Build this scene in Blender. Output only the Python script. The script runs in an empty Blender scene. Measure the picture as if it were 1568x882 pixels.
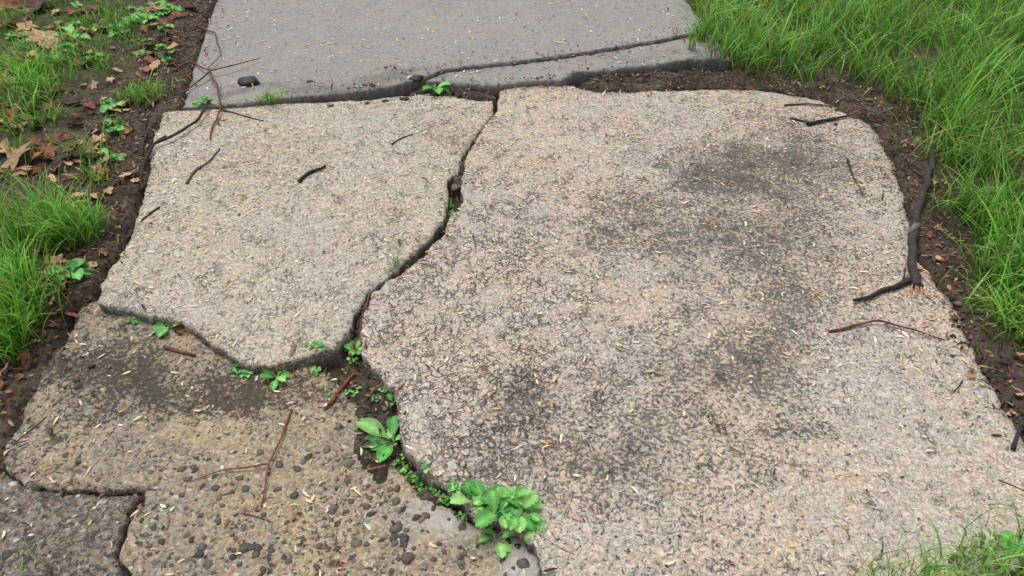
import bpy, math, random
import numpy as np
from mathutils import Vector, noise as mnoise
from mathutils.geometry import delaunay_2d_cdt
random.seed(7); rng=np.random.default_rng(7)
sc=bpy.context.scene
# ------------------------------------------------------------ camera / survey
H=1.2; F=1184.0; PT=math.radians(40.3)
cp,sp=math.cos(PT),math.sin(PT)
def P(u,v,z=0.0):
    """survey mapping: point traced in the photo -> place on the ground plane of height z (metres)"""
    dx=(u-784)/F; dy=-(v-441)/F
    ry=dy*sp+cp; rz=dy*cp-sp
    t=(H-z)/(-rz)
    return (dx*t, ry*t)
def ppm(v):
    rz=-(v-441)/F*cp-sp
    return F/(H/(-rz))
cam=bpy.data.cameras.new("camera"); co=bpy.data.objects.new("camera",cam)
sc.collection.objects.link(co); sc.camera=co
co.location=(0,0,H); co.rotation_euler=(math.pi/2-PT,0,0)
cam.sensor_width=36; cam.lens=F/1568*36; cam.clip_end=500; cam.clip_start=0.02
# ------------------------------------------------------------ light
w=bpy.data.worlds.new("World"); sc.world=w; w.use_nodes=True
nt=w.node_tree; nt.nodes.clear()
sky=nt.nodes.new('ShaderNodeTexSky'); sky.sky_type='NISHITA'; sky.sun_disc=False
SE,SR=math.radians(68),math.radians(-40)
sky.sun_elevation=SE; sky.sun_rotation=SR; sky.dust_density=4; sky.air_density=1
hs=nt.nodes.new('ShaderNodeHueSaturation'); hs.inputs['Saturation'].default_value=0.35
bg=nt.nodes.new('ShaderNodeBackground'); bg.inputs[1].default_value=0.15
wo=nt.nodes.new('ShaderNodeOutputWorld')
nt.links.new(sky.outputs[0],hs.inputs['Color']); nt.links.new(hs.outputs[0],bg.inputs[0]); nt.links.new(bg.outputs[0],wo.inputs[0])
sl=bpy.data.lights.new("sun","SUN"); so=bpy.data.objects.new("sun",sl); sc.collection.objects.link(so)
sl.energy=1.5; sl.angle=math.radians(30); sl.color=(1,0.985,0.96)
d=Vector((math.sin(SR)*math.cos(SE),math.cos(SR)*math.cos(SE),math.sin(SE)))
so.rotation_euler=d.to_track_quat('Z','Y').to_euler(); so.location=d*10
sc.view_settings.view_transform='Standard'; sc.view_settings.look='None'; sc.view_settings.exposure=0
# ------------------------------------------------------------ noise
TAB=rng.random((256,256))
def vn(x,y,s=0):
    x=np.asarray(x,float)+s*17.3; y=np.asarray(y,float)+s*9.7
    xi=np.floor(x).astype(int); yi=np.floor(y).astype(int); fx=x-xi; fy=y-yi
    fx=fx*fx*(3-2*fx); fy=fy*fy*(3-2*fy)
    a=TAB[xi&255,yi&255]; b=TAB[(xi+1)&255,yi&255]; c=TAB[xi&255,(yi+1)&255]; d_=TAB[(xi+1)&255,(yi+1)&255]
    return (a*(1-fx)+b*fx)*(1-fy)+(c*(1-fx)+d_*fx)*fy*1.0
def fbm(x,y,s=0,o=4):
    r=0;a=.5;f=1
    for i in range(o):
        r=r+a*(vn(np.asarray(x)*f,np.asarray(y)*f,s+i)-.5); a*=.5; f*=2.03
    return r*2
# ------------------------------------------------------------ mesh builder
class MB:
    def __init__(s): s.v=[];s.f=[];s.c=[]
    def add(s,vs,fs,cs):
        o=len(s.v); s.v.extend(vs); s.f.extend([tuple(i+o for i in f) for f in fs]); s.c.extend(cs)
    def make(s,name,mat,smooth=True,parent=None):
        me=bpy.data.meshes.new(name); me.from_pydata([tuple(map(float,q)) for q in s.v],[],s.f)
        if s.c:
            at=me.color_attributes.new("col",'FLOAT_COLOR','POINT')
            arr=np.ones((len(s.v),4),np.float32); arr[:,:3]=np.array(s.c,np.float32)[:,:3]
            at.data.foreach_set("color",arr.ravel())
        me.polygons.foreach_set("use_smooth",[smooth]*len(me.polygons))
        ob=bpy.data.objects.new(name,me); sc.collection.objects.link(ob); me.materials.append(mat)
        if parent: ob.parent=parent
        return ob
def srgb(r,g,b):
    return tuple((c/255/12.92 if c/255<=.04045 else ((c/255+.055)/1.055)**2.4) for c in (r,g,b))
# ------------------------------------------------------------ node helpers
class N:
    def __init__(s,name):
        s.m=bpy.data.materials.new(name); s.m.use_nodes=True; s.t=s.m.node_tree; s.t.nodes.clear()
        s.out=s.t.nodes.new('ShaderNodeOutputMaterial')
        s.tc=s.t.nodes.new('ShaderNodeTexCoord').outputs['Object']
    def n(s,ty,**k):
        q=s.t.nodes.new(ty)
        for a,b in k.items(): setattr(q,a,b)
        return q
    def put(s,q,i,v):
        if v is None: return
        if hasattr(v,'is_output'): s.t.links.new(v,q.inputs[i])
        else:
            if isinstance(v,tuple) and len(v)==3 and q.inputs[i].type=='RGBA': v=v+(1,)
            q.inputs[i].default_value=v
    def noise(s,scale,detail=4,rough=.5,co=None,dist=0):
        q=s.n('ShaderNodeTexNoise'); s.put(q,'Vector',co or s.tc); s.put(q,'Scale',float(scale)); s.put(q,'Detail',float(detail)); s.put(q,'Roughness',rough); s.put(q,'Distortion',float(dist)); return q.outputs[0]
    def noisec(s,scale,detail=2):
        q=s.n('ShaderNodeTexNoise'); s.put(q,'Vector',s.tc); s.put(q,'Scale',float(scale)); s.put(q,'Detail',float(detail)); return q.outputs[1]
    def vor(s,scale,feature='F1',co=None,rnd=1.0):
        q=s.n('ShaderNodeTexVoronoi',feature=feature); s.put(q,'Vector',co or s.tc); s.put(q,'Scale',float(scale)); s.put(q,'Randomness',rnd); return q
    def ramp(s,v,a,b,c0=0.0,c1=1.0):
        q=s.n('ShaderNodeMapRange',interpolation_type='SMOOTHSTEP'); s.put(q,0,v); s.put(q,1,float(a)); s.put(q,2,float(b)); s.put(q,3,float(c0)); s.put(q,4,float(c1)); return q.outputs[0]
    def mix(s,f,a,b,mode='MIX'):
        q=s.n('ShaderNodeMix',data_type='RGBA',blend_type=mode); s.put(q,0,f); s.put(q,6,a); s.put(q,7,b); return q.outputs[2]
    def math(s,op,a,b=None,c=None):
        q=s.n('ShaderNodeMath',operation=op); s.put(q,0,a); s.put(q,1,b); s.put(q,2,c); return q.outputs[0]
    def vmath(s,op,a,b):
        q=s.n('ShaderNodeVectorMath',operation=op); s.put(q,0,a); s.put(q,1,b); return q.outputs[0]
    def sep(s,c):
        q=s.n('ShaderNodeSeparateColor'); s.put(q,0,c); return q.outputs
    def attr(s,name):
        return s.n('ShaderNodeAttribute',attribute_name=name).outputs['Color']
    def bump(s,h,dist,st=1.0,nrm=None):
        q=s.n('ShaderNodeBump'); s.put(q,'Height',h); s.put(q,'Distance',dist); s.put(q,'Strength',st)
        if nrm: s.put(q,'Normal',nrm)
        return q.outputs[0]
    def bsdf(s,col,rough,nrm=None,spec=.3):
        q=s.n('ShaderNodeBsdfPrincipled'); s.put(q,'Base Color',col); s.put(q,'Roughness',rough); s.put(q,'Specular IOR Level',spec)
        if nrm: s.put(q,'Normal',nrm)
        return q.outputs[0]
    def fin(s,sh): s.t.links.new(sh,s.out.inputs[0]); return s.m

def concrete(name,tanc,greyc,darkc,rough_scale=1.0,pit=1.0,crack=1.0,grain=1.0,bumpd=0.0035,dark=1.0):
    m=N(name)
    st=m.sep(m.attr('col'))  # R=dark stain  G=crackiness  B=pale/worn
    nc=m.noisec(42,2)
    warp=m.vmath('MULTIPLY',m.vmath('SUBTRACT',nc,(.5,.5,.5)),(.02,.02,.02))
    cw=m.vmath('ADD',m.tc,warp)
    big=m.noise(3.2,4,.62)
    low=m.noise(24,4,.7,co=cw)
    fine=m.noise(120/rough_scale,3,.72,co=cw)
    c=m.mix(m.ramp(m.math('ADD',m.math('MULTIPLY',big,.6),m.math('MULTIPLY',low,.4)),.4,.6),greyc,tanc)
    g1=m.vor(235/rough_scale,co=cw); r1=m.sep(g1.outputs['Color'])
    br=m.math('MULTIPLY_ADD',r1[0],.7*grain,1-.34*grain)
    cc=m.n('ShaderNodeCombineColor'); [m.put(cc,i,br) for i in range(3)]
    c=m.mix(1.0,c,cc.outputs[0],'MULTIPLY')
    c=m.mix(m.math('MULTIPLY',m.ramp(r1[1],.8,.95),.38*grain),c,srgb(176,134,108))
    c=m.mix(m.math('MULTIPLY',m.ramp(r1[2],.9,.97),.5*grain),c,srgb(212,207,198))
    stn=m.math('ADD',st[0],m.math('MULTIPLY',m.math('SUBTRACT',big,.5),1.4))
    thr=m.math('SUBTRACT',m.math('ADD',m.math('MULTIPLY',fine,.72),m.math('MULTIPLY',low,.28)),m.math('MULTIPLY',stn,.085))
    dk=m.ramp(thr,.47,.41)
    c=m.mix(m.math('MULTIPLY',dk,.74*dark),c,darkc)
    c=m.mix(m.math('MULTIPLY',m.ramp(stn,.0,1.4),.3),c,darkc)
    pits=m.math('MULTIPLY',m.ramp(fine,.36,.29),pit)
    c=m.mix(m.math('MULTIPLY',pits,.9),c,srgb(38,35,32))
    h=m.math('ADD',m.math('MULTIPLY',r1[0],.3),m.math('ADD',m.math('MULTIPLY',fine,1.7),m.math('MULTIPLY',low,1.1)))
    if crack>0:
        mp=m.n('ShaderNodeMapping'); m.put(mp,'Vector',m.vmath('ADD',m.tc,m.vmath('MULTIPLY',m.vmath('SUBTRACT',nc,(.5,.5,.5)),(.06,.06,.06)))); mp.inputs['Scale'].default_value=(1.45,.75,1)
        ck=m.vor(31,'DISTANCE_TO_EDGE',co=mp.outputs[0])
        ckm=m.math('MULTIPLY',m.ramp(ck.outputs['Distance'],.075,.015),m.ramp(m.math('ADD',m.noise(14,2,.6),m.math('MULTIPLY',st[1],.2)),.52,.7))
        ckm=m.math('MULTIPLY',ckm,crack)
        c=m.mix(m.math('MULTIPLY',ckm,.7),c,srgb(66,59,52))
        h=m.math('SUBTRACT',h,m.math('MULTIPLY',ckm,1.0))
    c=m.mix(m.math('MULTIPLY',st[2],.75),c,srgb(190,187,181))
    b=m.bump(h,bumpd)
    return m.fin(m.bsdf(c,.85,b))

M_C=concrete("weathered_concrete",srgb(202,184,162),srgb(188,180,168),srgb(76,73,71),dark=1.08,crack=1.0)
M_B=concrete("weathered_concrete_pale",srgb(198,184,162),srgb(188,182,168),srgb(88,83,76),crack=.8,dark=.9)
M_D=concrete("exposed_aggregate_concrete",srgb(172,154,124),srgb(144,135,120),srgb(58,53,48),rough_scale=1.2,pit=1,crack=.0,dark=1.12)
M_E=concrete("damp_aggregate_concrete",srgb(138,128,114),srgb(120,114,106),srgb(56,52,48),rough_scale=1.2,pit=1,crack=.0)
M_A=concrete("smooth_concrete",srgb(152,148,142),srgb(144,142,139),srgb(66,63,60),rough_scale=.8,pit=.5,crack=.0,grain=.55,bumpd=.0012,dark=.4)

# soil
m=N("soil")
a=m.noise(9,4,.65); b_=m.noise(70,5,.75); v=m.vor(130); vr=m.sep(v.outputs['Color'])
c=m.mix(m.ramp(a,.35,.65),srgb(76,67,58),srgb(114,100,86))
c=m.mix(m.ramp(b_,.5,.36),c,srgb(36,31,27))
c=m.mix(m.math('MULTIPLY',m.ramp(vr[0],.85,.95),.6),c,srgb(150,130,108))
gr=m.sep(m.attr('col'))[1]
c=m.mix(m.math('MULTIPLY',m.ramp(m.noise(30,3,.7),.4,.62),gr),c,srgb(76,108,44))
h=m.math('ADD',m.math('MULTIPLY',b_,1.5),m.math('MULTIPLY',vr[1],.4))
M_SOIL=m.fin(m.bsdf(c,.9,m.bump(h,.012),.2))

def attr_mat(name,rough,spec,trans=0.0,var=.25,nscale=60,bumpd=0.0):
    m=N(name); c=m.attr('col')
    if var>0:
        f=m.noise(nscale,3,.65)
        br=m.ramp(f,.25,.75,1-var,1+var)
        cc=m.n('ShaderNodeCombineColor'); [m.put(cc,i,br) for i in range(3)]
        c=m.mix(1.0,c,cc.outputs[0],'MULTIPLY')
    sh=m.bsdf(c,rough,m.bump(f,bumpd) if bumpd else None,spec)
    if trans:
        tr=m.n('ShaderNodeBsdfTranslucent'); m.put(tr,'Color',c)
        mx=m.n('ShaderNodeMixShader'); m.put(mx,0,trans); m.put(mx,1,sh); m.put(mx,2,tr.outputs[0]); sh=mx.outputs[0]
    return m.fin(sh)
M_GRASS=attr_mat("grass_blades",.45,.35,.35,0)
M_LEAF=attr_mat("weed_leaf",.5,.35,.25,.2,90,.0015)
M_DRY=attr_mat("dry_leaf",.75,.25,.12,.35,80,.002)
M_SEED=attr_mat("seed_husk",.6,.3,.15,0)
M_BARK=attr_mat("twig_bark",.75,.3,0,.5,160,.003)
M_STONE=attr_mat("pebble",.6,.35,0,.3,120,.001)

# ------------------------------------------------------------ slab outlines (traced)
def poly(px,zf):
    out=[]
    for q in px:
        if len(q)==3: out.append((q[0],q[1]))
        else:
            x,y=P(*q,0); z=zf(x,y); out.append(P(q[0],q[1],z))
    return np.array(out)
zC=lambda x,y: 0.0+0*x+0*y
zB=lambda x,y: -0.004+0*x
zD=lambda x,y: -0.031+0*x
zE=lambda x,y: -0.041+0*x
xa0,_=P(270,155); xa1,_=P(1060,85)
zA=lambda x,y: 0.006+0.042*np.clip((x-xa0)/(xa1-xa0),-.1,1.6)+0*x
zA2=lambda x,y: zA(x,y)-0.012
CPX=[(768,132),(792,124),(830,126),(868,130),(905,138),(960,141),(1020,139),(1100,134),(1180,140),(1250,152),(1310,172),(1345,205),(1368,255),(1382,300),(1392,350),(1402,400),(1440,440),(1470,482),(1500,555),(1530,620),(1568,672),(1620,760),(1600,850),(1500,905),(1350,935),(1100,955),(845,950),
 (836,900),(828,862),(815,835),(795,812),(765,795),(728,778),(697,755),(668,735),(640,712),(620,685),(608,655),(611,625),(606,598),(590,577),(572,556),(556,538),(551,512),(557,482),(572,452),(588,432),(620,412),(650,389),(674,363),(690,334),(708,308),(708,272),(711,243),(727,218),(740,194),(762,170)]
BPX=[(250,172),(300,166),(380,160),(470,157),(560,152),(622,147),(650,144),(700,149),(757,155),(754,176),(735,196),(723,218),(706,240),(700,262),(685,275),(689,305),(677,340),(658,362),(634,388),(607,410),(579,432),(564,452),(548,478),(524,516),(514,533),(470,546),(425,556),(385,558),(345,543),(322,522),(300,505),(265,490),(205,476),(150,462),(160,430),(190,385),(205,345),(222,300),(230,255),(238,210)]
DPX=[(120,478),(100,520),(66,570),(30,640),(4,700),(6,718),(40,735),(90,746),(150,750),(214,742),(226,750),(222,768),(204,786),(196,820),(190,850),(206,880),(212,940),(500,960),(822,945),(828,900),(824,858),(808,826),(782,812),(745,808),(700,786),(660,762),(618,738),(592,705),(566,668),(553,630),(530,600),(505,575),(480,560),(440,540),(390,540),(350,525),(320,500),(270,475),(210,462),(160,450)]
EPX=[(-20,722),(5,726),(40,743),(90,754),(150,758),(205,754),(214,764),(196,782),(187,815),(180,850),(196,884),(200,945),(-160,960),(-106,882)]
APX=[(345,-30),(318,40),(300,100),(280,165),(350,160),(455,148),(540,141),(600,131),(640,121),(680,105),(800,92),(900,78),(1000,62),(1085,46),(1050,0),(1005,-70),(-1.35,9.0,0),(-3.2,9.0,0)]
APX2=[(650,123),(683,109),(800,97),(900,83),(1000,67),(1090,51),(1120,88),(1060,88),(1000,98),(930,106),(885,108),(862,121),(800,124),(757,131),(720,127)]
FPX=[(215,985),(850,985),(1300,990),(1640,940),(1.35,-1.5,0),(-.6,-1.5,0)]
def refine(pts,step=.006,amp=.006,seed=0,rand=.0018):
    out=[];n=len(pts)
    for i in range(n):
        a=pts[i];b=pts[(i+1)%n];L=np.hypot(*(b-a)); k=max(1,int(L/step))
        for j in range(k):
            p=a+(b-a)*j/k; out.append(p)
    out=np.array(out)
    x,y=out[:,0],out[:,1]
    dx=fbm(x*22,y*22,3,5)*amp*2.1; dy=fbm(x*22+50,y*22+31,5,5)*amp*2.1
    out=out+np.stack([dx,dy],1)+rng.normal(0,rand,out.shape)*.6
    return out
def inside(px,py,poly):
    r=np.zeros(px.shape,bool); n=len(poly)
    for i in range(n):
        x0,y0=poly[i];x1,y1=poly[(i+1)%n]
        if y0==y1: continue
        c=((y0>py)!=(y1>py))&(px<(x1-x0)*(py-y0)/(y1-y0)+x0); r^=c
    return r
def dist(px,py,poly):
    d2=np.full(px.shape,1e9)
    for i in range(len(poly)):
        x0,y0=poly[i];x1,y1=poly[(i+1)%len(poly)]
        ex,ey=x1-x0,y1-y0; L=ex*ex+ey*ey+1e-12
        t=np.clip(((px-x0)*ex+(py-y0)*ey)/L,0,1)
        d2=np.minimum(d2,(px-x0-t*ex)**2+(py-y0-t*ey)**2)
    return np.sqrt(d2)
def blobs(x,y,L):
    r=np.zeros_like(x)
    for (u,v,ru,rv,a) in L:
        cx,cy=P(u,v); rx=ru/ppm(v); ry=rv/ppm(v)/.6
        r=r+a*np.exp(-(((x-cx)/rx)**2+((y-cy)/ry)**2))
    return r
SLABS=[]
def slab(name,px,zf,mat,stain=[],crackb=[],worn=[],fine=.025,amp=.006,rnd=.004,edge=.0035,thick=.1,relief=.002,side=.5):
    coarse=poly(px,zf); bd=refine(coarse,amp=amp)
    x0,y0=bd.min(0);x1,y1=bd.max(0)
    gx,gy=np.meshgrid(np.arange(x0,x1,fine),np.arange(y0,y1,fine)); gx=gx.ravel()+rng.uniform(-.3,.3,gx.size)*fine; gy=gy.ravel()+rng.uniform(-.3,.3,gy.size)*fine
    near=dist(gx,gy,coarse)
    k=inside(gx,gy,coarse)&(near>.03); p1=np.stack([gx[k],gy[k]],1)
    f2=.007
    bx=np.repeat(bd[:,0],7)+rng.uniform(-.04,.04,len(bd)*7); by=np.repeat(bd[:,1],7)+rng.uniform(-.04,.04,len(bd)*7)
    vis=(by>0.3)&(by<4.2)
    bx=bx[vis];by=by[vis]
    cell=np.unique(np.stack([(bx/f2).astype(int),(by/f2).astype(int)],1),axis=0,return_index=True)[1]; bx=bx[cell];by=by[cell]
    dd=dist(bx,by,bd); k=inside(bx,by,bd)&(dd>.0025); p2=np.stack([bx[k],by[k]],1)
    k=inside(p1[:,0],p1[:,1],bd); pts=np.concatenate([bd,p1[k],p2])
    r=delaunay_2d_cdt([Vector((float(a),float(b))) for a,b in pts],[],[list(range(len(bd)))],1,1e-5)
    V=np.array([(q.x,q.y) for q in r[0]]); Fc=[tuple(f) for f in r[2]]
    X,Y=V[:,0],V[:,1]; D=dist(X,Y,bd)
    chip=np.clip(fbm(X*30,Y*30,11,3)+.1,0,1)
    Z=zf(X,Y)+fbm(X*3,Y*3,2,3)*relief+fbm(X*40,Y*40,8,3)*relief*.8
    Z=Z-edge*np.exp(-D/rnd)*(0.5+2.2*chip)
    wob=fbm(X*7,Y*7,41,4)
    S=np.clip(blobs(X+wob*.12,Y+fbm(X*7+9,Y*7,43,4)*.12,stain)*(1+1.2*wob),-1,1.5); K=np.clip(blobs(X,Y,crackb)+.0,0,1); Wn=np.clip(blobs(X,Y,worn),0,1)
    S=S+.2*np.exp(-D/.012)
    verts=[(a,b,c) for a,b,c in zip(X,Y,Z)]; cols=[(s_,k_,w_) for s_,k_,w_ in zip(S,K,Wn)]
    ec={}
    for f in Fc:
        for i in range(len(f)):
            e=(f[i],f[(i+1)%len(f)]); ec[e]=1
    be=[e for e in ec if (e[1],e[0]) not in ec]
    rings={}
    faces=list(Fc)
    for e in be:
        for q in e:
            if q not in rings:
                ids=[q]
                for dz in (.012,.03,.055,thick):
                    ox=(mnoise.noise(Vector((X[q]*60,Y[q]*60,dz*80))))*.008; oy=(mnoise.noise(Vector((X[q]*60+9,Y[q]*60,dz*80+5))))*.008
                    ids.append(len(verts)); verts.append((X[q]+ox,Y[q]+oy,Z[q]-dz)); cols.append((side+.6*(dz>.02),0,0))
                rings[q]=ids
        A_,B_=rings[e[0]],rings[e[1]]
        for i in range(4): faces.append((A_[i+1],B_[i+1],B_[i],A_[i]))
    mb=MB(); mb.add(verts,faces,cols)
    ob=mb.make(name,mat,True)
    SLABS.append((coarse,zf,name))
    return ob
stC=[(1130,290,150,110,.95),(1190,470,130,110,.9),(960,330,80,50,.6),(1000,620,130,80,.65),(800,640,110,45,.75),(1250,230,110,60,.6),(880,240,60,40,-.6),(660,500,90,90,-.6),(900,470,110,60,-.5),(1300,600,120,120,-.4),(1400,750,200,90,-.4),(1190,600,110,50,.55),(870,700,130,50,.45),(820,170,60,40,-.5),(740,330,60,80,-.3)]
slab("concrete_sidewalk_slab",CPX,zC,M_C,stC,[(650,500,120,170,1),(770,380,110,130,.8),(850,520,120,110,.6),(740,640,90,70,.7),(830,200,80,60,.3)])
slab("concrete_sidewalk_slab",BPX,zB,M_B,[(400,250,120,60,.2),(650,190,60,40,.5),(340,420,150,80,-.2),(230,440,60,30,.4)],[(400,450,150,70,.5),(600,330,70,60,.3)],[(330,480,60,18,.2)],side=.9)
slab("concrete_sidewalk_slab",DPX,zD,M_D,[(250,590,150,50,.9),(120,540,90,50,.9),(430,590,90,30,.8),(330,700,120,50,-.4),(520,760,200,90,-.1),(60,640,50,50,.4)],[],[(655,768,60,18,.8),(808,850,34,40,1.6),(700,790,50,12,.8)],amp=.007)
slab("concrete_sidewalk_slab",EPX,zE,M_E,[(100,800,200,100,.4)],[],[])
slab("smooth_sidewalk_slab",APX,zA,M_A,[(420,142,180,12,1.2),(600,125,60,14,1.4),(300,60,30,90,.3),(700,50,200,60,-.3)],[],[],amp=.003,relief=.0008,fine=.04,edge=.002,side=1.2)
slab("smooth_sidewalk_slab",APX2,zA2,M_A,[(700,122,60,8,1.0),(950,100,150,10,.6)],[],[],amp=.005,edge=.005,relief=.001,side=.7)
slab("concrete_sidewalk_slab",FPX,lambda x,y:-.02+0*x,M_C,[],[],[],fine=.06)
def slab_z(x,y):
    z=np.full(x.shape,-9.0)
    for c,zf,_ in SLABS:
        k=inside(x,y,c); z=np.where(k,np.maximum(z,zf(x,y)),z)
    return z
# ------------------------------------------------------------ ground sheet
def axis(a,b,st,far):
    fineg=np.arange(a,b,st); o=[]; d0=st; p=b
    while p<far: o.append(p); d0*=1.35; p+=d0
    o.append(far); r=[];d0=st;p=a-st
    while p>-far: r.append(p); d0*=1.35; p-=d0
    r.append(-far); return np.concatenate([np.array(r[::-1]),fineg,np.array(o)])
ax=axis(-2.4,2.6,.012,150); ay=axis(.35,3.9,.012,150)
GX,GY=np.meshgrid(ax,ay); sh=GX.shape
def smooth(q): q=np.clip(q,0,1); return q*q*(3-2*q)
def soil_level(x,y):
    sd=np.full(x.shape,9.0)
    for c,zf,_ in SLABS:
        dd=dist(x,y,c); dd=np.where(inside(x,y,c),-dd,dd); sd=np.minimum(sd,dd)
    yB=P(100,470)[1]
    lvl=np.where(x>0.25,-.003,-.007)
    t=np.clip((yB+.1-y)/.25,0,1)*np.clip((.3-x)/.3,0,1); lvl=lvl-.032*t
    n=fbm(x*9,y*9,21,4); s2=sd+n*.035
    q=smooth(s2/.025)
    z=-.055*(1-q)+lvl*q
    z=z-.03*np.clip(-sd/.05,0,1)
    z=z+n*.014+fbm(x*45,y*45,25,3)*.006
    far=np.clip((sd-.15)/.5,0,1); z=z+far*.02
    fz=n*.014+fbm(x*45,y*45,25,3)*.006
    bl=blobs(x,y,[(530,575,38,28,1.),(575,610,22,40,1.),(585,690,20,30,.8),(660,745,50,14,.8),(560,640,26,40,.9)])
    z=np.maximum(z,-.101+.072*smooth((bl+n*.3)*1.8)+fz*.6)
    bl=blobs(x,y,[(1000,118,110,10,1),(1110,122,60,12,1),(1345,160,76,38,1.15),(1396,240,28,60,1.15),(1230,135,60,9,1)])
    z=np.maximum(z,-.07+.080*smooth((bl+n*.55)*1.4)+fz)
    return z,sd
gz,gsd=soil_level(GX.ravel(),GY.ravel())
idx=np.arange(GX.size).reshape(sh)
fs=np.stack([idx[:-1,:-1],idx[:-1,1:],idx[1:,1:],idx[1:,:-1]],-1).reshape(-1,4)
gcol=np.clip((gsd-.2)/.3,0,1)
mb=MB(); mb.v=np.stack([GX.ravel(),GY.ravel(),gz],1).tolist(); mb.f=[tuple(q) for q in fs.tolist()]; mb.c=[(0,g,0) for g in gcol]
mb.make("ground",M_SOIL)
gz2=gz.reshape(sh)
def soil_z(x,y):
    i=np.clip(np.searchsorted(ay,y)-1,0,len(ay)-2); j=np.clip(np.searchsorted(ax,x)-1,0,len(ax)-2)
    fx=(x-ax[j])/(ax[j+1]-ax[j]); fy=(y-ay[i])/(ay[i+1]-ay[i])
    return (gz2[i,j]*(1-fx)+gz2[i,j+1]*fx)*(1-fy)+(gz2[i+1,j]*(1-fx)+gz2[i+1,j+1]*fx)*fy
def surf(x,y):
    x=np.atleast_1d(np.asarray(x,float)); y=np.atleast_1d(np.asarray(y,float))
    return np.maximum(slab_z(x,y),soil_z(x,y))
def G(u,v):
    x,y=P(u,v); z=float(surf(x,y)[0])
    for _ in range(2):
        x,y=P(u,v,z); z=float(surf(x,y)[0])
    return Vector((x,y,z))
# ------------------------------------------------------------ grass
def blades(N_,rx,ry,rz,hmin,hmax,wd,lean,base,tip,L=6,dirbias=None,dry=.04):
    h=rng.uniform(hmin,hmax,N_)*rng.uniform(.7,1,N_); th=rng.uniform(0,2*np.pi,N_)
    ln=h*rng.uniform(.15,1.0,N_)*lean
    dx=np.cos(th)*ln; dy=np.sin(th)*ln
    if dirbias: dx+=dirbias[0]*h; dy+=dirbias[1]*h
    tw=rng.uniform(0,np.pi,N_)
    wdt=wd*rng.uniform(.5,1.35,N_)
    t=np.linspace(0,1,L)[None,:]
    droop=rng.uniform(0,.6,N_)[:,None]
    cx=rx[:,None]+dx[:,None]*t**1.7; cy=ry[:,None]+dy[:,None]*t**1.7
    cz=rz[:,None]-.005+h[:,None]*(t-droop*.75*t**3)
    ww=wdt[:,None]*np.clip((1-t**2.2),.03,1)*.5*(0.75+.25*np.sin(np.pi*t))
    tt=tw[:,None]+t*rng.uniform(-1,1,N_)[:,None]
    a=np.stack([cx-np.cos(tt)*ww,cy-np.sin(tt)*ww,cz],-1); b=np.stack([cx+np.cos(tt)*ww,cy+np.sin(tt)*ww,cz+ww*.4],-1)
    V=np.stack([a,b],2).reshape(-1,3)
    k=np.arange(N_)[:,None]*L*2+np.arange(L-1)[None,:]*2
    Fq=np.stack([k,k+1,k+3,k+2],-1).reshape(-1,4)
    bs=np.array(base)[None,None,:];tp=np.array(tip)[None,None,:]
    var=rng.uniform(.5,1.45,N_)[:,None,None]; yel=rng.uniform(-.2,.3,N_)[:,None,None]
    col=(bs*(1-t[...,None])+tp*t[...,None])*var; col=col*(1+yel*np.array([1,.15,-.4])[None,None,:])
    dr=(rng.random(N_)<dry)[:,None,None]; col=np.where(dr,np.array(srgb(190,170,116))[None,None,:]*var,col)
    C=np.repeat(col[:,:,None,:],2,2).reshape(-1,3)
    return V,Fq,C
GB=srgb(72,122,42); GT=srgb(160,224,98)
def field(mb,polypx,n,hmin,hmax,wd=.0048,lean=.8,clump=.55,gb=GB,gt=GT,dry=.04):
    pl=np.array([q[:2] if len(q)==3 else P(*q) for q in polypx])
    x0,y0=pl.min(0);x1,y1=pl.max(0); X=[];Y=[]
    tries=0; tot=0
    while tot<n and tries<60:
        x=rng.uniform(x0,x1,n*2);y=rng.uniform(y0,y1,n*2)
        k=inside(x,y,pl)&((fbm(x*7,y*7,31,3)*1.2+.5+rng.uniform(-.25,.25,x.size))>clump*.9)
        k&=slab_z(x,y)<-5
        X.append(x[k]);Y.append(y[k]); tot+=k.sum(); tries+=1
    X=np.concatenate(X)[:n];Y=np.concatenate(Y)[:n]
    pull=(rng.random(len(X))<.6); cs=.045
    jx=rng.random((400,400))
    qi=np.floor(X/cs).astype(int); ri=np.floor(Y/cs).astype(int)
    q=(qi+jx[qi%400,ri%400])*cs; r=(ri+jx[ri%400,qi%400])*cs
    X=np.where(pull,q+(X-q)*.4,X);Y=np.where(pull,r+(Y-r)*.4,Y)
    hm=(.55+.9*vn(X*6,Y*6,3))
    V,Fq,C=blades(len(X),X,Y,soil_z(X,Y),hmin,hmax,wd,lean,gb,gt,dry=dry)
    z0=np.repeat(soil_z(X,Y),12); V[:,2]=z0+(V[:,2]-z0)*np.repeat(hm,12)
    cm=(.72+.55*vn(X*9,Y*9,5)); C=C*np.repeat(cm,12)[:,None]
    o=len(mb.v); mb.v.extend(V.tolist()); mb.f.extend([tuple(f) for f in (Fq+o).tolist()]); mb.c.extend(C.tolist())
def tuft(mb,u,v,n,hh,spread,lean=.8,wd=.0045,gb=GB,gt=GT,bias=None,dry=.03):
    g=G(u,v); X=g.x+rng.normal(0,spread,n); Y=g.y+rng.normal(0,spread,n)
    V,Fq,C=blades(n,X,Y,np.full(n,g.z),hh*.35,hh,wd,lean,gb,gt,dirbias=bias,dry=dry)
    o=len(mb.v); mb.v.extend(V.tolist()); mb.f.extend([tuple(f) for f in (Fq+o).tolist()]); mb.c.extend(C.tolist())
gm=MB()
field(gm,[(1040,-60),(1066,55),(1110,98),(1200,116),(1330,120),(1400,150),(1436,215),(1475,310),(1520,410),(1560,500),(1640,560),(2.6,1.0,0),(3.2,4.6,0),(.9,4.6,0)],17000,.08,.27,lean=1.0,clump=.42,dry=.06)
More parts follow.
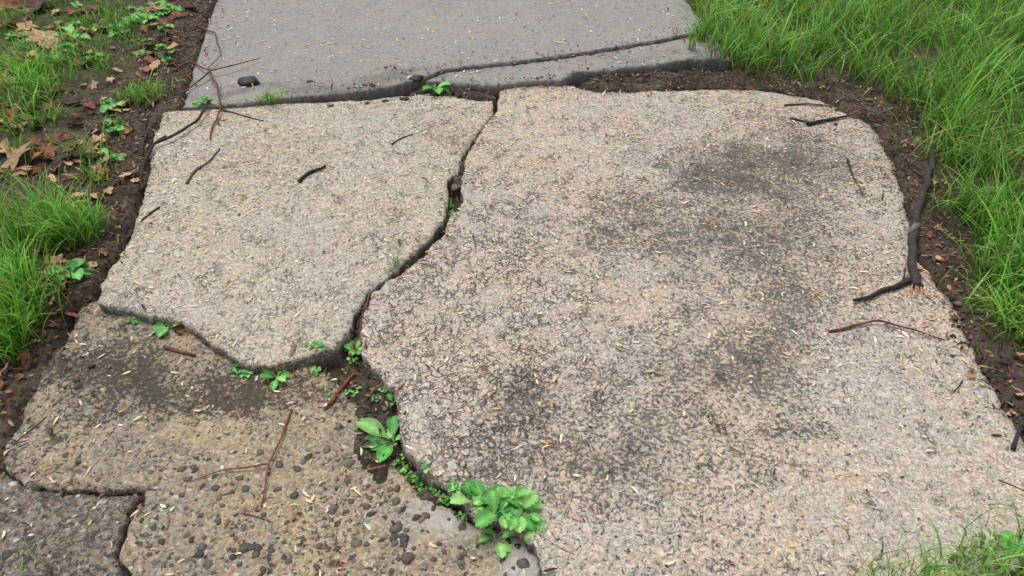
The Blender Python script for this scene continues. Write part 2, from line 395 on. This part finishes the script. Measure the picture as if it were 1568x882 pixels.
field(gm,[(1480,470),(1530,520),(1600,560),(1700,560),(1600,400),(1500,330)],500,.04,.14,lean=1.2,clump=.5)
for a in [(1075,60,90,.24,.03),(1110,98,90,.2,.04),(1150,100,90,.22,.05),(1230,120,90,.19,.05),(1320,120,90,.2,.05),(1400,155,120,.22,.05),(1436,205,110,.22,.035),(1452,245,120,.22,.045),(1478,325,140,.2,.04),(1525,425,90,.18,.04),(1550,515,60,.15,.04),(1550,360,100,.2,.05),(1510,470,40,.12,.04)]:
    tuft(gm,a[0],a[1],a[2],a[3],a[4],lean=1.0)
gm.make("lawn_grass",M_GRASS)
gm=MB()
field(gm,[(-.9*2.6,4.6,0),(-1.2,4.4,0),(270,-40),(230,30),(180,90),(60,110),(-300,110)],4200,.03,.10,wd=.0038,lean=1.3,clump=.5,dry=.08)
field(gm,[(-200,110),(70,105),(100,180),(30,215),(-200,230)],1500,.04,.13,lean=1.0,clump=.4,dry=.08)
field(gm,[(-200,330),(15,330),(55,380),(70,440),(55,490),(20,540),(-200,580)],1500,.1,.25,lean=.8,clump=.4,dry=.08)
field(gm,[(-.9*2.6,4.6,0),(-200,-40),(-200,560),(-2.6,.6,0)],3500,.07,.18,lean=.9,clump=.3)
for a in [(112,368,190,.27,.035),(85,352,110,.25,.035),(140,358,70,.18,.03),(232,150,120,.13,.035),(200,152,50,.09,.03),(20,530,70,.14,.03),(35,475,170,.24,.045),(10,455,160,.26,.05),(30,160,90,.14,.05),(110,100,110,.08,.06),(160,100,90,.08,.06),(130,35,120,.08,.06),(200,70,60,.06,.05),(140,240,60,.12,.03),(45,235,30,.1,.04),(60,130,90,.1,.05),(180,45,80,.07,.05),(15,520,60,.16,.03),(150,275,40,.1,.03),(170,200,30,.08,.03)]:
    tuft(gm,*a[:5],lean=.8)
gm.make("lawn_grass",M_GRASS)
for a in [(420,157,80,.055,.025,1.3,.003),(603,408,22,.14,.012,.9,.002),(30,884,25,.06,.03,1,.003)]:
    g_=MB(); tuft(g_,a[0],a[1],a[2],a[3],a[4],lean=a[5],wd=a[6]); g_.make("grass_tuft",M_GRASS)
g_=MB()
for a in [(1385,892,60,.12,.035),(1450,885,80,.10,.04),(1540,872,110,.10,.04),(1500,885,60,.12,.03),(1340,898,30,.15,.025),(1575,850,50,.10,.03),(1420,880,30,.08,.05)]: tuft(g_,*a[:5],lean=1.2,wd=.0032)
g_.make("grass_tuft",M_GRASS)
g_=MB(); tuft(g_,1055,92,9,.24,.008,lean=.6,wd=.007,bias=(0,-.4)); g_.make("grass_tuft",M_GRASS)
# ------------------------------------------------------------ leaves
def leaf(mb,base,yaw,pitch,L,W,col,kind='ovate',curl=.6,fold=.25,n=10,rib=1.35,jit=.0):
    fw=Vector((math.cos(yaw),math.sin(yaw),0)); sd=Vector((-math.sin(yaw),math.cos(yaw),0)); up=Vector((0,0,1))
    js=(-1,-.55,0,.55,1); vs=[];cs=[];fs=[]; p=Vector(base)
    ph=random.random()*6
    for i in range(n+1):
        t=i/n; an=pitch-curl*t
        if i: p=p+(fw*math.cos(an)+up*math.sin(an))*(L/n)
        nr=up*math.cos(an)-fw*math.sin(an)
        if kind=='ovate': wv=max(.08,math.sin(math.pi*min(1,max(0,(t-.15)/.88))**1.15)**.8) if t>.15 else .1
        elif kind=='tooth':
            wv=max(.1,math.sin(math.pi*max(0,(t-.15)/.88)**1.3)**.65) if t>.15 else .12
            if t>.15: wv*=1+.12*(1 if i%2 else -1)
        else: wv=max(.05,math.sin(math.pi*t)**.6)
        if i==n: wv*=.6
        for j in js:
            o=fold*abs(j)*W*wv+ (math.sin(t*9+ph+j*2)*.06*W if abs(j)>.3 else 0)
            q=p+sd*(j*W*wv*.5)+nr*o-fw*(abs(j)**2*L/n*.6 if i==n else 0); vs.append(q)
            k=rib if j==0 else random.uniform(.85,1.1)*(.92 if abs(j)==1 else 1)
            cs.append(tuple(min(.9,c*k) for c in col))
    for i in range(n):
        for j in range(4): a=i*5+j; fs.append((a,a+1,a+6,a+5))
    mb.add(vs,fs,cs)
LG=srgb(122,192,98); LG2=srgb(96,168,80); LG3=srgb(150,210,118)
def vary(c,a=.2):
    k=random.uniform(1-a,1+a); return tuple(q*k for q in c)
def rosette(name,u,v,n,Lpx,Wr,kind,pit=(.1,.8),spread=0,cols=(LG,LG2,LG3),yaws=None,curl=.6,lens=None,own=True,mb=None):
    g=G(u,v); s=1/ppm(v); mb=mb or MB()
    for i in range(n):
        yaw=yaws[i] if yaws else i*2.4+random.uniform(-.4,.4)
        L=(lens[i] if lens else Lpx*random.uniform(.65,1.1))*s
        b=g+Vector((random.gauss(0,spread),random.gauss(0,spread),.002))
        leaf(mb,b,yaw,random.uniform(*pit),L,L*Wr*random.uniform(.85,1.15),vary(random.choice(cols)),kind,curl=curl*random.uniform(.6,1.3),n=14 if kind=='tooth' else 10)
    if own: mb.make(name,M_LEAF)
    return mb
rosette("plantain_weed",603,678,7,66,.44,'ovate',pit=(.2,.5),yaws=[2.65,3.3,1.7,-1.9,2.2,-2.6,.8],lens=[74,54,56,50,30,42,20],curl=.5)
mbw=MB()
for (du,dv,n,L,pt) in [(0,0,10,48,(.2,1.0)),(-38,8,7,38,(.3,1.0)),(34,-3,8,42,(.3,.9)),(-20,-22,6,36,(.4,1.1)),(42,8,5,36,(.1,.8)),(0,20,6,38,(.2,.8)),(-36,-6,5,34,(.4,1.0)),(16,-16,5,36,(.4,1.0))]:
    rosette("",766+du,790+dv,n,L,.52,'tooth',pit=pt,spread=.007,own=False,mb=mbw,curl=.9)
mbw.make("leafy_weed",M_LEAF)
for (u,v,n,L,k,wr) in [(255,490,5,32,'ovate',.7),(420,566,6,32,'ovate',.5),(545,538,8,22,'ovate',.6),(693,312,4,26,'ovate',.9),(668,137,6,22,'tooth',.6),(112,418,7,36,'ovate',.7),(602,616,5,16,'ovate',.6),(312,163,7,16,'ovate',.6),(168,242,6,24,'ovate',.7),(1561,838,6,34,'ovate',.6)]:
    rosette("broadleaf_weed",u,v,n,L,wr,k,pit=(.1,.7))
mbs=MB()
for cx,cy,n,su,sv in [(365,560,5,12,4),(495,556,10,14,9),(540,545,6,10,12),(625,715,14,14,10),(680,748,12,22,8),(705,770,8,20,8),(580,600,5,8,30),(650,735,9,20,10),(195,478,3,14,3),(530,600,4,20,14)]:
    for i in range(n):
        rosette("",cx+random.gauss(0,su*.6),cy+random.gauss(0,sv*.6),3,9,.8,'ovate',own=False,mb=mbs,pit=(.1,.8))
mbs.make("joint_seedlings",M_LEAF)
mbs=MB()
for cx,cy,n,su,sv,L in [(150,55,10,35,18,18),(215,30,14,25,12,17),(60,60,6,30,18,16),(170,180,7,12,14,18),(240,75,7,25,12,14),(250,20,7,16,10,16),(110,75,8,30,12,14)]:
    for i in range(n):
        rosette("",cx+random.gauss(0,su*.7),cy+random.gauss(0,sv*.7),3,L,.8,'round',own=False,mb=mbs,pit=(0,.7))
mbs.make("ground_cover_weeds",M_LEAF)
# dead leaves
def dead(mb,u,v,Rpx,col,lob=5):
    g=G(u,v); R=Rpx/ppm(v); n=30; ph=random.random()*6.3; tilt=Vector((random.gauss(0,.35),random.gauss(0,.35),1)).normalized()
    q=tilt.to_track_quat('Z','Y'); asp=random.uniform(.55,1); vs=[];cs=[];fs=[]
    k1=random.uniform(-.5,.8)
    vs.append(g+Vector((0,0,R*.25+.004))); cs.append(vary(col,.1))
    for r in range(1,4):
        for i in range(n):
            a=i/n*2*math.pi
            rad=(1+.32*math.cos(lob*a)+.1*math.cos(lob*3*a+1))/1.35
            rr=rad*r/3
            p=Vector((math.cos(a+ph)*rr*R,math.sin(a+ph)*rr*R*asp,(k1*(math.cos(2*a)*rr*rr)+.12*math.sin(5*a+ph)*rr)*R*.5))
            p=q@p; w_=g+p+Vector((0,0,R*.25+.004)); w_.z=max(w_.z,g.z+.001); vs.append(w_); cs.append(vary(col,.15))
    for i in range(n): fs.append((0,1+i,1+(i+1)%n))
    for r in range(2):
        for i in range(n): a=1+r*n; fs.append((a+i,a+n+i,a+n+(i+1)%n,a+(i+1)%n))
    mb.add(vs,fs,cs)
DC=[srgb(156,108,78),srgb(196,156,122),srgb(110,78,62),srgb(208,166,132),srgb(84,62,54),srgb(140,90,74),srgb(172,138,108)]
dm=MB()
for (u,v,r,c) in [(30,248,36,6),(200,270,17,3),(70,65,26,1),(40,95,24,3),(85,143,18,1),(265,100,18,2),(20,165,16,3),(145,230,10,1),(110,245,16,4),(105,480,20,5),(60,225,18,5),(40,550,18,5),(160,390,12,0),(240,15,14,1),(15,10,26,0),(60,15,28,4),(8,40,20,2),(1320,44,12,3),(185,330,9,4),(278,510,8,0),(170,125,12,3),(255,50,14,2),(60,195,20,2),(85,265,16,5)]:
    dead(dm,u,v,r,DC[c],random.choice([3,5,5]))
for i in range(230):
    u=random.uniform(-80,300); v=random.uniform(-30,280)
    if u>305-.45*v: continue
    dead(dm,u,v,random.uniform(6,18),random.choice(DC),random.choice([2,3,5]))
for i in range(150):
    v=random.uniform(200,720); e=590-.481*(v+564)-30; u=e+random.gauss(-20,28)
    dead(dm,u,v,random.uniform(5,14),random.choice(DC),random.choice([2,2,3,5]))
for i in range(60):
    v=random.uniform(130,700); e=1400+max(0,v-380)*.5; u=e+random.gauss(25,22)
    dead(dm,u,v,random.uniform(4,9),random.choice(DC),random.choice([2,2,3]))
dm.make("dead_leaves",M_DRY)
# ------------------------------------------------------------ flakes (seeds, mulch, crumbs)
def flakes(name,X,Y,Z,Lm,Wm,palette,wts,mat,tilt=.18,bend=.15):
    n=len(X); L=Lm*rng.lognormal(0,.3,n)*.5; W=Wm*rng.uniform(.6,1.3,n)*.5; th=rng.uniform(0,2*np.pi,n)
    tl=rng.normal(0,tilt,n); prof=[(-1,0),(-.45,1),(.35,.9),(1,0),(.35,-.9),(-.45,-1)]
    V=np.zeros((n,6,3)); c,s=np.cos(th),np.sin(th)
    bd=rng.normal(0,bend,n)
    for k,(a,b) in enumerate(prof):
        lx=a*L; ly=b*W+bd*L*(1-a*a)
        V[:,k,0]=X+c*lx-s*ly; V[:,k,1]=Y+s*lx+c*ly
        V[:,k,2]=Z+.0022+np.abs(tl)*L+tl*lx+(b!=0)*W*.35*np.sign(tl+.3)*0.6
    pal=np.array(palette); ci=rng.choice(len(pal),n,p=np.array(wts)/sum(wts)); C=pal[ci]*rng.uniform(.75,1.2,n)[:,None]
    C=np.repeat(C[:,None,:],6,1); k=np.arange(n)[:,None]*6
    Fa=np.concatenate([k+np.array([[0,1,2,3]]),k+np.array([[0,3,4,5]])])
    mb=MB(); mb.v=V.reshape(-1,3).tolist(); mb.f=[tuple(q) for q in Fa.tolist()]; mb.c=C.reshape(-1,3).tolist()
    return mb.make(name,mat,False)
n=5000; X=rng.uniform(-2,2.2,n);Y=rng.uniform(.4,4.3,n)
k=(slab_z(X,Y)>-5)&((vn(X*2.5,Y*2.5,4)+rng.uniform(0,.8,n))>.55)&(rng.random(n)<np.clip(.45+.4*Y,0,1)); X=X[k];Y=Y[k]
flakes("fallen_seeds",X,Y,surf(X,Y),.0158,.0044,[srgb(238,222,182),srgb(222,202,156),srgb(248,240,222),srgb(208,202,116),srgb(222,150,128),srgb(150,108,74),srgb(180,196,100)],[30,24,22,4,4,11,2],M_SEED)
n=7000; X=rng.uniform(-2,2.2,n);Y=rng.uniform(.4,4,n); k=(slab_z(X,Y)>-5); X=X[k];Y=Y[k]
flakes("leaf_crumbs",X,Y,surf(X,Y),.007,.003,[srgb(60,44,36),srgb(104,74,56),srgb(160,130,100),srgb(220,204,174)],[5,3,3,4],M_SEED)
def band(n,side):
    X=rng.uniform(-2.4,2.6,n);Y=rng.uniform(.4,4,n)
    sd=np.full(X.shape,9.0)
    for c,zf,_ in SLABS[:6]:
        dd=dist(X,Y,c); dd=np.where(inside(X,Y,c),-dd,dd); sd=np.minimum(sd,dd)
    corner=np.clip(blobs(X,Y,[(1330,190,90,60,1)]),0,1)
    outer=(X<P(330,0)[0])|(X>.9)|(Y>P(0,150)[1])|(X<-.85)
    pr=np.where(sd<0,np.exp(sd/.03)*np.where(outer,.45,.12)+corner*.15,np.exp(-np.abs(sd-.08)/.14))
    k=rng.random(n)<pr
    return X[k],Y[k]
X,Y=band(60000,0)
flakes("bark_mulch",X,Y,surf(X,Y)+rng.uniform(0,.006,len(X)),.016,.005,[srgb(80,64,54),srgb(110,84,68),srgb(142,108,84),srgb(180,150,118),srgb(60,50,44),srgb(126,78,62)],[5,5,4,4,4,2],M_DRY,tilt=.4)
# ------------------------------------------------------------ twigs
def tube(mb,pts,r0,r1,col,sides=7,jit=.12,seg=.012):
    P3=[Vector(p) for p in pts]; path=[]
    for a,b in zip(P3[:-1],P3[1:]):
        k=max(1,int((b-a).length/seg))
        for i in range(k): path.append(a.lerp(b,i/k))
    path.append(P3[-1]); n=len(path); vs=[];cs=[];fs=[]
    if n>4:
        for _ in range(2): path=[path[0]]+[(path[i-1]+path[i]*2+path[i+1])/4 for i in range(1,n-1)]+[path[-1]]
    ph=random.random()*90
    for i,p in enumerate(path):
        t=(path[min(i+1,n-1)]-path[max(i-1,0)]).normalized(); a=t.cross(Vector((0,0,1))); a=a.normalized() if a.length>1e-3 else Vector((1,0,0)); b=a.cross(t)
        r=(r0+(r1-r0)*i/max(1,n-1))*random.uniform(1-jit,1+jit); kn=vary(col,.12)
        wv=mnoise.noise_vector(Vector((i*.22+ph,0,0)))*r0*1.6; wv.z=0
        if 0<i<n-1: p=p+wv
        for s_ in range(sides):
            an=s_/sides*2*math.pi; rr=r*random.uniform(.9,1.1); vs.append(p+a*math.cos(an)*rr+b*math.sin(an)*rr); cs.append(kn)
    for i in range(n-1):
        for s_ in range(sides): fs.append((i*sides+s_,i*sides+(s_+1)%sides,(i+1)*sides+(s_+1)%sides,(i+1)*sides+s_))
    fs.append(tuple(range(sides))[::-1]); fs.append(tuple((n-1)*sides+s_ for s_ in range(sides)))
    mb.add(vs,fs,cs)
def gp(px,r,lift=None):
    out=[]
    for i,(u,v) in enumerate(px):
        g=G(u,v); g.z+=r*.9+(lift[i] if lift else 0); out.append(g)
    return out
BK=srgb(56,49,46);RB=srgb(110,74,60);RD=srgb(134,84,68);GRY=srgb(94,84,76)
def twig(name,lines):
    mb=MB()
    for px,w0,w1,col,*lf in lines:
        vm=sum(p[1] for p in px)/len(px); s=.5/ppm(vm); r0,r1=w0*s*.82,w1*s*.7
        tube(mb,gp(px,max(r0,r1),lf[0] if lf else None),r0,r1,col)
    return mb.make(name,M_BARK)
mb=MB()
def bl(px,w0,w1,col,lift=None,jit=.08):
    vm=sum(p[1] for p in px)/len(px); s=.5/ppm(vm); tube(mb,gp(px,w0*s,lift),w0*s,w1*s,col,sides=9,jit=jit)
bl([(1424,152),(1431,190),(1429,232),(1416,278),(1408,320),(1400,352),(1396,392),(1400,415),(1405,442)],9,13,srgb(64,57,54),[.014,.014,.012,.01,.006,.003,.002,0,0])
bl([(1403,350),(1402,356),(1400,364)],12,12,srgb(112,108,104),[.006,.004,.003])
bl([(1402,434),(1375,442),(1345,450),(1306,463)],10,5,BK)
for i in range(9):
    a=random.uniform(-1,1); bl([(1403+a*5,434),(1405+a*8,446),(1407+a*12,456+random.uniform(-5,5))],3,1,srgb(180,136,96),[.004,.005,.001])
bl([(1376,442),(1384,425),(1386,410)],4,2,BK)
bl([(1418,275),(1396,262),(1385,250)],3,1.5,BK)
bl([(1430,205),(1442,196)],5,3,BK)
mb.make("fallen_branch",M_BARK)
twig("twig",[([(458,280),(470,272),(480,264),(499,256)],8,6,BK),([(480,266),(478,258)],3,2,BK)])
twig("twig",[([(252,533),(275,541),(300,546)],7,6,RB)])
twig("twig",[([(286,282),(300,262),(322,248),(337,229)],4,3,GRY)])
twig("twig",[([(447,628),(436,668),(412,715),(400,778)],5,3,RD,[0,.004,.008,.0]),([(412,715),(380,720),(345,722),(290,738)],4,2,RD,[.008,.006,.005,0]),([(372,786),(396,792),(415,800)],3,2,RD)])
twig("twig",[([(1268,509),(1310,503),(1345,494),(1390,508),(1446,522)],6,3,RB,[0,.003,.007,.004,0])])
twig("twig",[([(1297,244),(1306,270),(1321,299)],4,2,BK)])
twig("twig",[([(214,290),(222,250),(240,226),(280,208),(305,190),(322,164)],7,5,BK,[.0,.004,.01,.012,.01,.006]),([(322,164),(350,166),(378,180),(404,186)],4,2,RB)])
twig("twig",[([(322,116),(334,140),(339,170),(322,215)],5,3,RB,[.02,.02,.01,0]),([(262,112),(290,100),(325,118),(350,112),(400,94)],4,2,RB,[0,.01,.02,.02,.01]),([(325,118),(300,135),(270,150)],4,2,GRY,[.02,.01,0])])
twig("twig",[([(300,40),(330,55),(340,90),(318,112)],3,2,RB,[.0,.01,.012,.01]),([(240,60),(270,70),(300,72)],4,2,RB)])
twig("twig",[([(225,180),(222,215),(215,262)],6,4,BK)])
twig("twig",[([(245,318),(215,340),(192,368)],4,2,BK)])
twig("twig",[([(600,222),(612,213),(632,206)],3,2,BK)])
twig("twig",[([(1492,540),(1510,575),(1528,600),(1537,636)],5,3,RB)])
twig("twig",[([(1200,163),(1240,160),(1282,164)],4,2,RB),([(1235,192),(1262,186),(1300,180)],8,4,BK),([(1210,182),(1240,190)],4,3,BK)])
twig("twig",[([(1418,395),(1436,425),(1455,455),(1475,500)],3,2,RB)])
twig("twig",[([(0,706),(30,672),(72,638)],4,2,RB),([(5,690),(45,668)],3,2,BK)])
twig("twig",[([(562,720),(590,714),(622,710)],4,3,srgb(150,108,76))])
twig("twig",[([(505,622),(520,600),(542,574)],9,5,srgb(130,72,58)),([(512,606),(500,600)],4,2,RB)])
twig("twig",[([(1528,735),(1568,752)],3,2,RB),([(1550,690),(1558,665),(1568,655)],9,6,BK)])
twig("twig",[([(824,818),(850,836),(880,850)],2,1.5,RB)])
twig("twig",[([(522,545),(545,510),(558,480),(568,455)],6,4,RB,[.0,.006,.006,0])])
tb=MB()
for i in range(110):
    sde=random.random()
    if sde<.6:
        v=random.uniform(0,700); u=590-.481*(v+564)-25+random.gauss(-15,35)
    else:
        v=random.uniform(140,640); u=1405+max(0,v-380)*.55+random.gauss(20,25)
    a=random.uniform(0,6.28); L=random.uniform(10,38); c=random.choice([BK,RB,RD,GRY,BK]); s=.5/ppm(v)
    pts=gp([(u,v),(u+math.cos(a)*L*.5+random.uniform(-4,4),v+math.sin(a)*L*.35),(u+math.cos(a)*L,v+math.sin(a)*L*.7)],2*s)
    tube(tb,pts,random.uniform(1.6,3.4)*s,1.0*s,c,sides=5)
tb.make("twig_litter",M_BARK)
# ------------------------------------------------------------ stones
def icos():
    import bmesh
    bm=bmesh.new(); bmesh.ops.create_icosphere(bm,subdivisions=2,radius=1); v=[q.co.copy() for q in bm.verts]; f=[tuple(x.index for x in q.verts) for q in bm.faces]; bm.free(); return v,f
IV,IF=icos()
def stone(mb,g,r,col,sink=.55,flat=.6,rough=.2):
    ph=random.random()*50; a=random.uniform(0,3.14); el=random.uniform(.65,1); vs=[]
    for p in IV:
        k=1+rough*mnoise.noise(p*1.3+Vector((ph,0,0)))*2
        q=p*k; x=q.x*r;y=q.y*r*el
        vs.append(Vector((g.x+x*math.cos(a)-y*math.sin(a),g.y+x*math.sin(a)+y*math.cos(a),g.z+q.z*r*flat-r*flat*(2*sink-1))))
    c=vary(col,.15); mb.add(vs,IF,[c]*len(vs))
SC=[srgb(92,87,82),srgb(66,62,58),srgb(104,94,82),srgb(134,124,112),srgb(80,73,68),srgb(100,82,70),srgb(72,70,70)]
pm=MB(); cD=SLABS[2][0]; cE=SLABS[3][0]
n=4400; X=rng.uniform(-1.5,.3,n);Y=rng.uniform(.5,1.7,n)
dn=np.clip((P(0,630)[1]-Y)/.22,.1,1)
k=((inside(X,Y,cD)&(dist(X,Y,cD)>.012)&(rng.random(n)<dn))|(inside(X,Y,cE)&(dist(X,Y,cE)>.01)&(rng.random(n)<.7)))&(slab_z(X,Y)<-.02)&(soil_z(X,Y)<slab_z(X,Y))
for x,y,z in zip(X[k],Y[k],slab_z(X[k],Y[k])):
    stone(pm,Vector((x,y,z)),random.lognormvariate(math.log(.0062),.38),random.choice(SC),sink=.76,flat=.62)
for (u,v,r) in [(158,768,6),(145,778,4),(20,742,7),(48,820,5),(25,828,6),(120,760,4),(180,800,3),(148,678,3),(270,630,3)]:
    stone(pm,G(u,v),r/ppm(v),srgb(200,194,184),sink=.5)
pm.make("pebbles",M_STONE)
pm=MB()
g=G(380,128); stone(pm,g,17/ppm(128),srgb(50,47,46),sink=.3,flat=.35,rough=.3); pm.make("charred_wood_chunk",M_STONE)
pm=MB()
for i in range(300):
    L=random.choice([(560,600,45,40),(1330,170,80,35),(1390,250,24,80),(1000,118,100,8),(120,560,60,90),(230,200,20,90),(720,770,40,12),(1470,480,25,60),(600,132,60,4),(800,128,60,4)])
    g=G(L[0]+random.gauss(0,L[2]*.6),L[1]+random.gauss(0,L[3]*.6)); stone(pm,g,random.lognormvariate(math.log(.004),.4),random.choice([srgb(54,44,38),srgb(84,70,58),srgb(120,108,94)]),sink=.3,rough=.3)
pm.make("soil_clods",M_STONE)
pm=MB()
for (u,v,r,c) in [(698,285,9,srgb(90,80,70)),(701,262,7,srgb(70,62,54)),(640,136,10,srgb(44,40,40)),(618,140,8,srgb(38,36,36)),(655,134,7,srgb(60,54,50)),(760,150,6,srgb(80,74,66)),(480,155,6,srgb(40,36,36)),(505,153,5,srgb(44,40,38)),(560,148,6,srgb(44,40,38)),(590,144,6,srgb(42,40,38))]:
    stone(pm,G(u,v),r/ppm(v),c,sink=.6,flat=.4,rough=.4)
pm.make("concrete_rubble",M_STONE)
print("done")
